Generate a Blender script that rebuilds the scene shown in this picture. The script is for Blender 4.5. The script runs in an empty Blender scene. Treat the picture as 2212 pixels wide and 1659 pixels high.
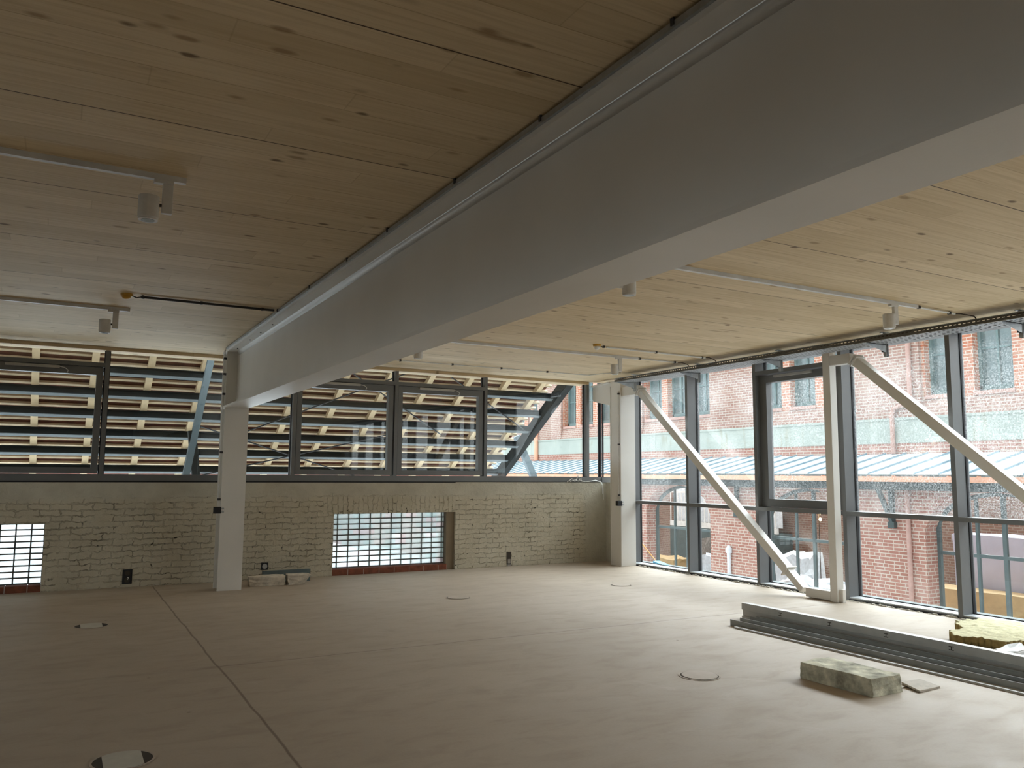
import bpy, bmesh, math, random
from mathutils import Vector, Matrix
random.seed(7)
PI = math.pi
scn = bpy.context.scene
C = scn.collection

# ------------------------------------------------------------ camera
cd = bpy.data.cameras.new('camera'); cam = bpy.data.objects.new('camera', cd); C.objects.link(cam)
yaw, pit, rol = 0.50523046, 0.10987989, 0.00704824
fw = Vector((math.sin(yaw)*math.cos(pit), math.cos(yaw)*math.cos(pit), math.sin(pit)))
rt = Vector((math.cos(yaw), -math.sin(yaw), 0)); up = rt.cross(fw)
r2 = rt*math.cos(rol) + up*math.sin(rol); u2 = up*math.cos(rol) - rt*math.sin(rol)
m = Matrix((r2, u2, -fw)).transposed().to_4x4(); m.translation = (0, 0, 1.55)
cam.matrix_world = m
cd.sensor_width = 36; cd.lens = 1761.92/2212*36; cd.clip_start = .05; cd.clip_end = 300
scn.camera = cam

# ------------------------------------------------------------ sky and exposure
SKY_BASE, SKY_LOBE = 2.45, 27.0
w = bpy.data.worlds.new('overcast_sky'); scn.world = w; w.use_nodes = True
bg = w.node_tree.nodes['Background']
# thin overcast, brightest around the veiled sun that stands behind the clouds beyond the brick building
_n, _l = w.node_tree.nodes, w.node_tree.links
_tc = _n.new('ShaderNodeTexCoord'); _dt = _n.new('ShaderNodeVectorMath'); _dt.operation = 'DOT_PRODUCT'
_sd = Vector((.90, .22, .44)).normalized(); _dt.inputs[1].default_value = _sd
_l.new(_tc.outputs['Generated'], _dt.inputs[0])
_mx = _n.new('ShaderNodeMath'); _mx.operation = 'MAXIMUM'; _mx.inputs[1].default_value = 0; _l.new(_dt.outputs['Value'], _mx.inputs[0])
_pw = _n.new('ShaderNodeMath'); _pw.operation = 'POWER'; _pw.inputs[1].default_value = 7; _l.new(_mx.outputs[0], _pw.inputs[0])
_ma = _n.new('ShaderNodeMath'); _ma.operation = 'MULTIPLY_ADD'; _ma.inputs[1].default_value = SKY_LOBE; _ma.inputs[2].default_value = SKY_BASE; _l.new(_pw.outputs[0], _ma.inputs[0])
# below the horizon the far ground is much darker than the sky
_sz = _n.new('ShaderNodeSeparateXYZ'); _l.new(_tc.outputs['Generated'], _sz.inputs[0])
_mr = _n.new('ShaderNodeMapRange'); _mr.inputs[1].default_value = -.02; _mr.inputs[2].default_value = .02; _mr.inputs[3].default_value = .15; _mr.inputs[4].default_value = 1; _l.new(_sz.outputs['Z'], _mr.inputs[0])
_mm = _n.new('ShaderNodeMath'); _mm.operation = 'MULTIPLY'; _l.new(_ma.outputs[0], _mm.inputs[0]); _l.new(_mr.outputs[0], _mm.inputs[1])
_l.new(_mm.outputs[0], bg.inputs[1])
bg.inputs[0].default_value = (.89, .96, 1.0, 1)
scn.view_settings.view_transform = 'Standard'; scn.view_settings.look = 'None'
scn.view_settings.gamma = 1; scn.view_settings.use_curve_mapping = False
scn.view_settings.exposure = 0.22
scn.cycles.max_bounces = 9; scn.cycles.diffuse_bounces = 6; scn.cycles.transparent_max_bounces = 16
scn.cycles.use_denoising = True

# ------------------------------------------------------------ material helpers
class NT:
    def __init__(s, name):
        s.m = bpy.data.materials.new(name); s.m.use_nodes = True
        s.n = s.m.node_tree.nodes; s.l = s.m.node_tree.links
        s.b = s.n['Principled BSDF']; s.out = s.n['Material Output']
        s._p = None
    def new(s, t, **k):
        n = s.n.new(t)
        for a, v in k.items(): setattr(n, a, v)
        return n
    def put(s, sock, v):
        if v is None: return
        if isinstance(v, bpy.types.NodeSocket): s.l.new(v, sock)
        elif isinstance(v, (tuple, list)) and len(v) == 3 and sock.type == 'RGBA': sock.default_value = (*v, 1)
        else: sock.default_value = v
    @property
    def pos(s):
        if s._p is None:
            g = s.new('ShaderNodeNewGeometry'); s._p = s.new('ShaderNodeSeparateXYZ'); s.l.new(g.outputs['Position'], s._p.inputs[0])
            s.P = g.outputs['Position']
        return s._p.outputs
    def math(s, op, a, b=None, c=None):
        n = s.new('ShaderNodeMath', operation=op); s.put(n.inputs[0], a); s.put(n.inputs[1], b); s.put(n.inputs[2], c)
        return n.outputs[0]
    def comb(s, x, y, z=0.0):
        n = s.new('ShaderNodeCombineXYZ'); s.put(n.inputs[0], x); s.put(n.inputs[1], y); s.put(n.inputs[2], z); return n.outputs[0]
    def noise(s, vec, scale, detail=3, rough=.5, dist=0):
        n = s.new('ShaderNodeTexNoise'); s.put(n.inputs['Vector'], vec); n.inputs['Scale'].default_value = scale
        n.inputs['Detail'].default_value = detail; n.inputs['Roughness'].default_value = rough; n.inputs['Distortion'].default_value = dist
        return n.outputs['Fac']
    def ramp(s, f, a, b, lo=0.0, hi=1.0):
        n = s.new('ShaderNodeMapRange'); n.clamp = True
        s.put(n.inputs[0], f); n.inputs[1].default_value = a; n.inputs[2].default_value = b
        n.inputs[3].default_value = lo; n.inputs[4].default_value = hi; return n.outputs[0]
    def mix(s, f, a, b, mode='MIX'):
        n = s.new('ShaderNodeMix', data_type='RGBA', blend_type=mode)
        s.put(n.inputs[0], f); s.put(n.inputs[6], a); s.put(n.inputs[7], b); return n.outputs[2]
    def bump(s, h, strength=.5, dist=.01):
        n = s.new('ShaderNodeBump'); n.inputs['Strength'].default_value = strength; n.inputs['Distance'].default_value = dist
        s.l.new(h, n.inputs['Height']); s.l.new(n.outputs[0], s.b.inputs['Normal'])
    def fin(s, col=None, rough=None, metal=None, spec=None):
        s.put(s.b.inputs['Base Color'], col); s.put(s.b.inputs['Roughness'], rough); s.put(s.b.inputs['Metallic'], metal)
        s.put(s.b.inputs['Specular IOR Level'], spec); return s.m

def mul(c, k): return tuple(v*k for v in c)
def simple(name, col, rough=.6, metal=0, var=.12, scale=6, bump=0, spec=.4):
    t = NT(name); t.pos
    f = t.noise(t.P, scale, 4, .6)
    c = t.mix(t.ramp(f, .3, .7), mul(col, 1-var), mul(col, 1+var))
    if bump: t.bump(t.noise(t.P, scale*8, 3), bump, .004)
    return t.fin(c, rough, metal, spec)

def mat_clt():
    t = NT('spruce_panels'); p = t.pos; x, y = p[0], p[1]
    off = t.math('SUBTRACT', y, 4.12)
    q = t.math('DIVIDE', off, 1.29); fr = t.math('FRACT', q)
    d = t.math('MINIMUM', fr, t.math('SUBTRACT', 1.0, fr))
    seam = t.ramp(d, .0022, .0042, 1, 0)
    q2 = t.math('DIVIDE', off, .1843); f2 = t.math('FRACT', q2); row = t.math('FLOOR', q2)
    d2 = t.math('MINIMUM', f2, t.math('SUBTRACT', 1.0, f2))
    lam = t.ramp(d2, .006, .024, 1, 0)
    seg = t.math('FLOOR', t.math('ADD', t.math('MULTIPLY', x, .45), t.math('MULTIPLY', row, .37)))
    wn = t.new('ShaderNodeTexWhiteNoise', noise_dimensions='2D'); t.l.new(t.comb(row, seg), wn.inputs['Vector'])
    fv = t.math('FRACT', t.math('ADD', t.math('MULTIPLY', x, .45), t.math('MULTIPLY', row, .37)))
    joint = t.ramp(t.math('MINIMUM', fv, t.math('SUBTRACT', 1.0, fv)), .0008, .0022, 1, 0)
    base = t.mix(wn.outputs[0], (.62, .485, .295), (.73, .585, .38))
    gr = t.noise(t.comb(t.math('MULTIPLY', x, 1.6), t.math('MULTIPLY', y, 34), row), 1.0, 4, .6, .6)
    base = t.mix(t.ramp(gr, .40, .70, 0, .5), base, (.47, .33, .17))
    lamn = t.noise(t.comb(t.math('MULTIPLY', x, .9), row), 1.0, 1)
    base = t.mix(t.math('MULTIPLY', lam, t.ramp(lamn, .38, .6, .12, .8)), base, (.33, .21, .10))
    base = t.mix(t.math('MULTIPLY', joint, .3), base, (.36, .24, .12))
    # knots
    def knots(sc, r0, r1, gate, ofs, stretch=1.9):
        v = t.new('ShaderNodeTexVoronoi'); v.inputs['Scale'].default_value = sc; v.inputs['Randomness'].default_value = 1
        wob = t.noise(t.P, 9, 2)
        t.l.new(t.comb(t.math('ADD', t.math('MULTIPLY', x, 1/stretch), t.math('MULTIPLY', wob, .02)), t.math('ADD', y, ofs)), v.inputs['Vector'])
        sp = t.new('ShaderNodeSeparateColor'); t.l.new(v.outputs['Color'], sp.inputs[0])
        k = t.ramp(v.outputs['Distance'], r0, r1, 1, 0)
        return t.math('MULTIPLY', k, t.math('GREATER_THAN', sp.outputs[0], gate))
    k1 = knots(4.2, .05, .105, .10, 0.3)
    base = t.mix(t.math('MULTIPLY', k1, .85), base, (.12, .06, .02))
    k2 = knots(6.5, .08, .17, .25, 5.1, 2.4)
    base = t.mix(t.math('MULTIPLY', k2, .65), base, (.26, .15, .06))
    k3 = knots(4.4, .05, .13, .15, 9.7, 6.5)
    base = t.mix(t.math('MULTIPLY', k3, .65), base, (.30, .19, .09))
    base = t.mix(seam, base, (.07, .04, .02))
    return t.fin(base, .62, 0, .25)

def mat_floor():
    t = NT('cast_screed'); p = t.pos; x, y = p[0], p[1]
    n1 = t.noise(t.P, .55, 4, .6); n2 = t.noise(t.comb(t.math('MULTIPLY', x, 1.0), t.math('MULTIPLY', y, 2.2)), 2.3, 5, .65, .5); n3 = t.noise(t.P, 60, 2)
    c = t.mix(t.ramp(n1, .3, .7), (.385, .318, .248), (.445, .375, .298))
    c = t.mix(t.ramp(n2, .50, .72, 0, .5), c, (.33, .262, .205))
    c = t.mix(t.ramp(t.noise(t.P, 1.4, 5, .7, 1.0), .60, .72, 0, .35), c, (.52, .455, .385))
    c = t.mix(t.ramp(n3, .3, .8, 0, .18), c, (.30, .24, .19))
    v = t.new('ShaderNodeTexVoronoi'); v.inputs['Scale'].default_value = 1.6; t.l.new(t.P, v.inputs['Vector'])
    c = t.mix(t.ramp(v.outputs['Distance'], .012, .03, .8, 0), c, (.14, .11, .08))
    wv = t.math('MULTIPLY', t.math('SUBTRACT', t.noise(t.P, 1.2, 2), .5), .05)
    dx = t.math('ABSOLUTE', t.math('SUBTRACT', t.math('ADD', x, wv), 1.215))
    ly = t.ramp(dx, .005, .012, .85, 0)
    dy = t.math('ABSOLUTE', t.math('SUBTRACT', t.math('ADD', y, wv), 7.03))
    lx = t.math('MULTIPLY', t.ramp(dy, .004, .011, .8, 0), t.math('GREATER_THAN', x, 1.21))
    lxl = t.math('MULTIPLY', t.math('MULTIPLY', t.ramp(dy, .02, .08, .32, 0), t.math('LESS_THAN', x, 1.21)), t.ramp(n2, .4, .6, .3, 1))
    c = t.mix(ly, c, (.16, .12, .09)); c = t.mix(lx, c, (.17, .13, .10)); c = t.mix(lxl, c, (.2, .15, .11))
    t.bump(t.noise(t.P, 5, 5, .6), .12, .01)
    return t.fin(c, t.ramp(n2, .3, .7, .50, .68), 0, .35)

def mat_whitewash():
    t = NT('whitewashed_brick'); p = t.pos; x, y, z = p
    wob = t.math('MULTIPLY', t.math('SUBTRACT', t.noise(t.P, 6.0, 4, .7), .5), .12)
    u = t.math('ADD', t.math('ADD', x, y), wob); v = t.math('ADD', z, wob)
    def brick(vec):
        b = t.new('ShaderNodeTexBrick'); t.l.new(vec, b.inputs['Vector'])
        b.inputs['Scale'].default_value = 1; b.inputs['Brick Width'].default_value = .25; b.inputs['Row Height'].default_value = .08
        b.inputs['Mortar Size'].default_value = .009; b.inputs['Mortar Smooth'].default_value = .6
        return b.outputs['Fac']
    f1 = brick(t.comb(u, v)); f2 = brick(t.comb(t.math('ADD', v, .045), u))
    inx = t.math('MULTIPLY', t.math('MULTIPLY', t.math('GREATER_THAN', x, 3.55), t.math('LESS_THAN', x, 5.75)), t.math('MULTIPLY', t.math('GREATER_THAN', z, .92), t.math('LESS_THAN', z, 1.19)))
    fm = t.new('ShaderNodeMix'); t.put(fm.inputs[0], inx); t.put(fm.inputs[2], f1); t.put(fm.inputs[3], f2)
    f = fm.outputs[0]
    edge = t.math('ADD', z, t.math('MULTIPLY', t.math('SUBTRACT', t.noise(t.P, 1.8, 3), .5), .2))
    top = t.ramp(edge, 1.13, 1.21, 1, 0)
    side = t.ramp(x, 8.25, 8.35, 1, 0)
    k = t.math('MULTIPLY', top, side)
    f = t.math('MULTIPLY', f, k)
    n1 = t.noise(t.P, 2.2, 4, .6); n2 = t.noise(t.P, 14, 4, .7)
    c = t.mix(t.ramp(n1, .3, .7), (.47, .425, .325), (.58, .53, .42))
    c = t.mix(t.ramp(n2, .55, .8, 0, .5), c, (.40, .35, .25))
    c = t.mix(t.math('SUBTRACT', 1.0, k), c, t.mix(t.ramp(n1, .35, .65), (.46, .43, .35), (.56, .53, .44)))
    crack = t.math('MULTIPLY', t.ramp(f, .4, .95), t.ramp(t.noise(t.P, 4.0, 4, .65), .52, .66, 0, .75))
    c = t.mix(crack, c, (.10, .085, .055))
    hole = t.math('MULTIPLY', t.ramp(f, .3, .6), t.math('GREATER_THAN', t.noise(t.P, 10.5, 2), .685))
    c = t.mix(t.math('MULTIPLY', hole, .95), c, (.012, .010, .006))
    h = t.math('SUBTRACT', t.math('MULTIPLY', n2, .5), t.math('MULTIPLY', f, t.ramp(t.noise(t.P, 3.0, 4, .65), .42, .62, .05, 1.3)))
    h = t.math('SUBTRACT', h, hole)
    t.bump(h, .9, .03)
    return t.fin(c, .9, 0, .15)

def mat_brick(name, c1, c2, mortar, rw=.25, rh=.0765, ms=.011, soot=.25, light=.25):
    t = NT(name); p = t.pos; x, y, z = p
    b = t.new('ShaderNodeTexBrick'); b.offset = .5; b.squash = .55; b.squash_frequency = 3
    t.l.new(t.comb(t.math('ADD', y, x), z), b.inputs['Vector'])
    b.inputs['Scale'].default_value = 1; b.inputs['Brick Width'].default_value = rw; b.inputs['Row Height'].default_value = rh
    b.inputs['Mortar Size'].default_value = ms; b.inputs['Mortar Smooth'].default_value = .2
    b.inputs['Color1'].default_value = (*c1, 1); b.inputs['Color2'].default_value = (*c2, 1); b.inputs['Mortar'].default_value = (*mortar, 1)
    n1 = t.noise(t.P, .9, 4, .6); n2 = t.noise(t.P, 6, 3, .6)
    c = t.mix(t.ramp(n1, .5, .75, 0, light), b.outputs['Color'], (.78, .68, .62))
    c = t.mix(t.ramp(n2, .55, .8, 0, soot), c, (.30, .17, .13))
    t.bump(t.math('SUBTRACT', 1.0, b.outputs['Fac']), .4, .01)
    return t.fin(c, .85, 0, .2)

def mat_plasterband():
    t = NT('grey_green_render'); p = t.pos
    n = t.noise(t.P, .8, 4, .6)
    c = t.mix(t.ramp(n, .35, .65), (.35, .39, .355), (.42, .455, .41))
    st = t.noise(t.comb(t.math('MULTIPLY', p[1], 5), t.math('MULTIPLY', p[2], .6)), 1, 3, .6)
    c = t.mix(t.math('MULTIPLY', t.ramp(st, .56, .62), t.ramp(n, .45, .62, 0, .8)), c, (.33, .33, .26))
    return t.fin(c, .85)

def mat_steelwhite():
    t = NT('white_painted_steel'); t.pos
    n = t.noise(t.P, 70, 3, .6)
    t.bump(n, .10, .004)
    c = t.mix(t.ramp(t.noise(t.P, 1.5, 3), .3, .7), (.68, .655, .61), (.74, .715, .67))
    return t.fin(c, .42, 0, .45)

def mat_glass(name, dirt=0.0, tint=(.97, .99, .985), refl=1.0):
    t = NT(name); t.n.remove(t.b); p = t.pos
    tr = t.new('ShaderNodeBsdfTransparent'); tr.inputs[0].default_value = (*tint, 1)
    gl = t.new('ShaderNodeBsdfGlossy'); gl.inputs['Roughness'].default_value = 0.0; gl.inputs[0].default_value = (refl, refl, refl, 1)
    lw = t.new('ShaderNodeLayerWeight'); lw.inputs[0].default_value = .5
    fz = t.math('MULTIPLY_ADD', t.math('POWER', lw.outputs['Facing'], 4.2), .75, .035)
    mx = t.new('ShaderNodeMixShader'); t.l.new(fz, mx.inputs[0]); t.l.new(tr.outputs[0], mx.inputs[1]); t.l.new(gl.outputs[0], mx.inputs[2])
    res = mx.outputs[0]
    if dirt:
        dl = t.new('ShaderNodeBsdfTranslucent'); dl.inputs[0].default_value = (.85, .88, .88, 1)
        df = t.new('ShaderNodeBsdfDiffuse'); df.inputs[0].default_value = (.6, .62, .62, 1)
        ad = t.new('ShaderNodeMixShader'); ad.inputs[0].default_value = .35; t.l.new(dl.outputs[0], ad.inputs[1]); t.l.new(df.outputs[0], ad.inputs[2])
        sp = t.noise(t.P, 75, 3, .7, 1.2)
        f = t.math('MULTIPLY', t.ramp(sp, .46, .62), t.ramp(t.noise(t.P, 1.1, 3, .6), .36, .56, .12, 1))
        f = t.math('MULTIPLY', f, dirt)
        m2 = t.new('ShaderNodeMixShader'); t.put(m2.inputs[0], f); t.l.new(res, m2.inputs[1]); t.l.new(ad.outputs[0], m2.inputs[2]); res = m2.outputs[0]
    t.l.new(res, t.out.inputs[0]); return t.m

def mat_glassblock():
    t = NT('glass_blocks'); t.n.remove(t.b); p = t.pos; x, z = p[0], p[2]
    wn = t.new('ShaderNodeTexWhiteNoise', noise_dimensions='2D')
    t.l.new(t.comb(t.math('FLOOR', t.math('DIVIDE', t.math('SUBTRACT', x, 3.72), .1752)), t.math('FLOOR', t.math('DIVIDE', t.math('SUBTRACT', z, .098), .0825))), wn.inputs['Vector'])
    hs = t.mix(wn.outputs[0], (.93, .97, .95), (.78, .97, .96))
    hs = t.mix(t.ramp(wn.outputs[0], .86, .9), hs, (.98, .87, .88))
    hs = t.mix(t.ramp(t.noise(t.P, 40, 2), .4, .8, 0, .25), hs, (.7, .72, .74))
    tl = t.new('ShaderNodeBsdfTranslucent'); t.l.new(hs, tl.inputs[0])
    tr = t.new('ShaderNodeBsdfTransparent'); tr.inputs[0].default_value = (.95, .98, .98, 1)
    mx = t.new('ShaderNodeMixShader'); mx.inputs[0].default_value = .5; t.l.new(tl.outputs[0], mx.inputs[1]); t.l.new(tr.outputs[0], mx.inputs[2])
    t.l.new(mx.outputs[0], t.out.inputs[0]); return t.m

def mat_perf():
    # galvanised tray steel pierced by rows of slots, with shade put into the side colour
    t = NT('perforated_galvanised_steel'); p = t.pos; x, y, z = p
    fy = t.math('ABSOLUTE', t.math('SUBTRACT', t.math('FRACT', t.math('DIVIDE', y, .05)), .5))
    g = t.new('ShaderNodeNewGeometry'); sx = t.new('ShaderNodeSeparateXYZ'); t.l.new(g.outputs['Normal'], sx.inputs[0])
    isside = t.math('GREATER_THAN', t.math('ABSOLUTE', sx.outputs[0]), .5)
    zz = t.math('ABSOLUTE', t.math('SUBTRACT', z, 3.122))
    side = t.math('MULTIPLY', t.math('LESS_THAN', fy, .29), t.math('LESS_THAN', zz, .0068))
    fx = t.math('ABSOLUTE', t.math('SUBTRACT', t.math('FRACT', t.math('DIVIDE', t.math('SUBTRACT', x, 8.05), .0775)), .5))
    bot = t.math('MULTIPLY', t.math('LESS_THAN', t.math('ABSOLUTE', t.math('SUBTRACT', t.math('FRACT', t.math('DIVIDE', y, .05)), .5)), .20), t.math('LESS_THAN', fx, .38))
    hole = t.math('ADD', t.math('MULTIPLY', isside, side), t.math('MULTIPLY', t.math('SUBTRACT', 1.0, isside), bot))
    tr = t.new('ShaderNodeBsdfTransparent'); mx = t.new('ShaderNodeMixShader')
    t.put(mx.inputs[0], hole); t.l.new(t.b.outputs[0], mx.inputs[1]); t.l.new(tr.outputs[0], mx.inputs[2]); t.l.new(mx.outputs[0], t.out.inputs[0])
    t.fin(t.mix(isside, (.42, .43, .44), (.10, .095, .085)), .45, .35); return t.m

M = {}
M['clt'] = mat_clt(); M['floor'] = mat_floor(); M['wash'] = mat_whitewash()
M['steel'] = mat_steelwhite()
M['frame'] = simple('anthracite_frame', (.135, .14, .143), .36, 0, .06, 3, 0, .7)
M['alu'] = simple('pale_metal_cover', (.60, .63, .66), .35, .1)  # sill tops coloured paler to stand for daylight and sky reflection
M['gasket'] = simple('black_gasket', (.012, .012, .014), .6)
M['glass'] = mat_glass('window_glass', 0, (.97, .985, .98))
M['dirtyglass'] = mat_glass('dusty_window_glass', .22, (.97, .985, .985))
M['block'] = mat_glassblock()
M['mortar'] = simple('dark_mortar', (.10, .095, .09), .9)
M['redbrick'] = simple('red_sill_brick', (.20, .065, .035), .85, 0, .3, 12)
M['track'] = simple('grey_white_track', (.66, .66, .65), .45)
M['lamp'] = simple('white_lamp_body', (.70, .69, .67), .5)
M['lens'] = simple('lamp_reflector', (.25, .25, .24), .15, .8)
M['galv'] = simple('galvanised_steel', (.42, .44, .45), .38, .8, .15, 20)
M['perf'] = mat_perf()
M['cond'] = simple('pale_conduit', (.66, .65, .62), .4)
M['black'] = simple('black_plastic', (.012, .012, .014), .5)
M['clip'] = simple('dark_clip', (.045, .042, .04), .6)
M['wire'] = simple('dark_cable', (.05, .035, .025), .6)
M['amber'] = simple('amber_dust_cover', (.55, .30, .03), .4)
M['white'] = simple('white_plastic', (.80, .80, .78), .5)
M['plate'] = simple('grey_white_lid', (.50, .48, .42), .6, 0, .08, 10)
M['lidfloor'] = simple('screed_filled_lid', (.43, .36, .295), .65, 0, .1, 5)
M['gap'] = simple('dark_gap', (.055, .045, .035), .9)
M['stone'] = simple('stained_aerated_concrete', (.46, .44, .34), .9, 0, .62, 7, .8)
M['palest'] = simple('broken_aerated_concrete', (.56, .50, .41), .95, 0, .25, 14, .9)
M['grey'] = simple('rough_grey_stone', (.30, .27, .24), .95, 0, .35, 16, .9)
M['wool'] = simple('yellow_mineral_wool', (.66, .62, .42), .95, 0, .12, 18, .8, .1)
M['wooledge'] = simple('brown_wool_edge', (.30, .22, .09), .95, 0, .2, 25, .8, .1)
M['foil'] = simple('white_film', (.82, .83, .84), .5, 0, .05, 10)
M['prof'] = simple('dull_profile_steel', (.42, .41, .385), .45, .25, .12, 4)
M['profd'] = simple('dark_profile_steel', (.26, .265, .255), .45, .25, .12, 4)
M['foam'] = simple('crumbling_filler', (.60, .57, .50), .95, 0, .3, 40, 1)
M['tile'] = simple('card_chip', (.45, .40, .34), .8, 0, .15, 20)
M['brick'] = mat_brick('weathered_red_brick', (.34, .150, .115), (.42, .215, .17), (.55, .46, .39))
M['brickup'] = mat_brick('pale_red_brick', (.31, .17, .135), (.38, .235, .19), (.51, .44, .385), light=.3)
M['brickor'] = mat_brick('orange_red_brick', (.46, .15, .08), (.46, .22, .14), (.60, .49, .41), light=.15)
M['brickin'] = mat_brick('sooty_inner_brick', (.19, .105, .08), (.25, .15, .115), (.30, .25, .21), soot=.5)  # brick coloured darker to stand for the dim arcade interior
M['band'] = mat_plasterband()
M['sill'] = simple('pink_sandstone_sill', (.48, .30, .255), .8)
M['roofm'] = simple('pale_zinc_roof', (.60, .67, .69), .5, 0, .03, 2)
M['seam'] = simple('blue_zinc_seam', (.22, .33, .40), .5)  # zinc seams with sky reflection and shadow put into their colour
M['copper'] = simple('copper_gutter', (.72, .37, .24), .35, .35, .12, 3)
M['dsteel'] = simple('dark_green_steel', (.055, .075, .075), .5)
M['gsteel'] = simple('grey_green_steel', (.10, .13, .13), .5)
M['dglass'] = simple('green_dark_window', (.10, .15, .155), .12, 0, .2, 3, 0, .8)
M['wframe'] = simple('dark_green_wood', (.12, .19, .19), .6)
M['bluepane'] = simple('pale_blue_pane', (.45, .62, .78), .2)
M['wood'] = simple('new_timber', (.74, .58, .36), .7, 0, .12, 5)
M['batten'] = simple('roof_batten', (.78, .63, .42), .7, 0, .12, 4)
M['rtile'] = simple('clay_roof_tile', (.20, .07, .045), .85, 0, .3, 8)
M['purlin'] = simple('dark_purlin_steel', (.018, .022, .022), .7, 0, .2, 3, 0, .2)
M['flange'] = simple('grey_flange_steel', (.13, .16, .17), .45, 0, .15, 4)  # purlin bottom flange, light from below put into its paler colour
M['strut'] = simple('blue_grey_steel', (.115, .155, .175), .45, 0, .1, 3)
M['snow'] = simple('old_snow', (.74, .77, .80), .8, 0, .06, 2)
M['yard'] = simple('yard_ground', (.55, .56, .55), .9, 0, .2, 1)
M['tarp'] = simple('lavender_grey_sheet', (.60, .60, .72), .6, 0, .05, 2)
M['sand'] = simple('tan_board', (.58, .40, .20), .7, 0, .15, 3)
M['bag'] = simple('white_crumpled_film', (.72, .76, .80), .5, 0, .15, 9, .8)
M['blue'] = simple('blue_shovel_blade', (.05, .42, .72), .4)
M['stick'] = simple('orange_wooden_stick', (.75, .38, .12), .6)
M['inner'] = simple('bare_plaster_wall', (.24, .19, .13), .9, 0, .08, 2)

# ------------------------------------------------------------ geometry helpers
class MB:
    def __init__(s): s.b = bmesh.new()
    def hexa(s, v, f=None):
        vs = [s.b.verts.new(p) for p in v]
        for q in (f or ((0,3,2,1),(4,5,6,7),(0,1,5,4),(1,2,6,5),(2,3,7,6),(3,0,4,7))):
            s.b.faces.new([vs[i] for i in q])
        return s
    def box(s, x0, x1, y0, y1, z0, z1):
        return s.hexa([(x0,y0,z0),(x1,y0,z0),(x1,y1,z0),(x0,y1,z0),(x0,y0,z1),(x1,y0,z1),(x1,y1,z1),(x0,y1,z1)])
    def bar(s, a, b, w, h, upv=(0,0,1)):
        a, b = Vector(a), Vector(b); d = (b-a).normalized(); sd = d.cross(Vector(upv)).normalized()*w/2; u = sd.cross(d).normalized()*h/2
        P = [a-sd-u, a+sd-u, a+sd+u, a-sd+u, b-sd-u, b+sd-u, b+sd+u, b-sd+u]
        return s.hexa(P, ((0,1,2,3),(7,6,5,4),(0,4,5,1),(1,5,6,2),(2,6,7,3),(3,7,4,0)))
    def cyl(s, a, b, r, n=16, r1=None, cap=True):
        a, b = Vector(a), Vector(b); d = (b-a).normalized(); t = Vector((0,0,1)) if abs(d.z) < .9 else Vector((1,0,0))
        e = d.cross(t).normalized(); f = d.cross(e); r1 = r if r1 is None else r1
        A = [s.b.verts.new(a+(e*math.cos(2*PI*i/n)+f*math.sin(2*PI*i/n))*r) for i in range(n)]
        B = [s.b.verts.new(b+(e*math.cos(2*PI*i/n)+f*math.sin(2*PI*i/n))*r1) for i in range(n)]
        for i in range(n): s.b.faces.new((A[i], A[(i+1)%n], B[(i+1)%n], B[i]))
        if cap: s.b.faces.new(A[::-1]); s.b.faces.new(B)
        return s
    def tube(s, pts, r, n=8):
        for i in range(len(pts)-1): s.cyl(pts[i], pts[i+1], r, n)
        return s
    def prism(s, poly, axis, a, b):
        # poly: 2D points in the two remaining axes (in x,y,z order), extruded along axis from a to b
        def P(q, t):
            if axis == 'x': return (t, q[0], q[1])
            if axis == 'y': return (q[0], t, q[1])
            return (q[0], q[1], t)
        A = [s.b.verts.new(P(q, a)) for q in poly]; B = [s.b.verts.new(P(q, b)) for q in poly]; n = len(poly)
        for i in range(n): s.b.faces.new((A[i], A[(i+1)%n], B[(i+1)%n], B[i]))
        s.b.faces.new(A[::-1]); s.b.faces.new(B); return s
    def dome(s, c, r, h, n=20, m=6, down=True):
        c = Vector(c); rings = []
        for j in range(m):
            a = PI/2*j/m
            rings.append([s.b.verts.new(c+Vector((math.cos(2*PI*i/n)*r*math.cos(a), math.sin(2*PI*i/n)*r*math.cos(a), (-1 if down else 1)*h*math.sin(a)))) for i in range(n)])
        tip = s.b.verts.new(c+Vector((0,0,(-1 if down else 1)*h)))
        for j in range(m-1):
            for i in range(n): s.b.faces.new((rings[j][i], rings[j][(i+1)%n], rings[j+1][(i+1)%n], rings[j+1][i]))
        for i in range(n): s.b.faces.new((rings[-1][i], rings[-1][(i+1)%n], tip))
        s.b.faces.new(rings[0][::-1]); return s

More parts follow.
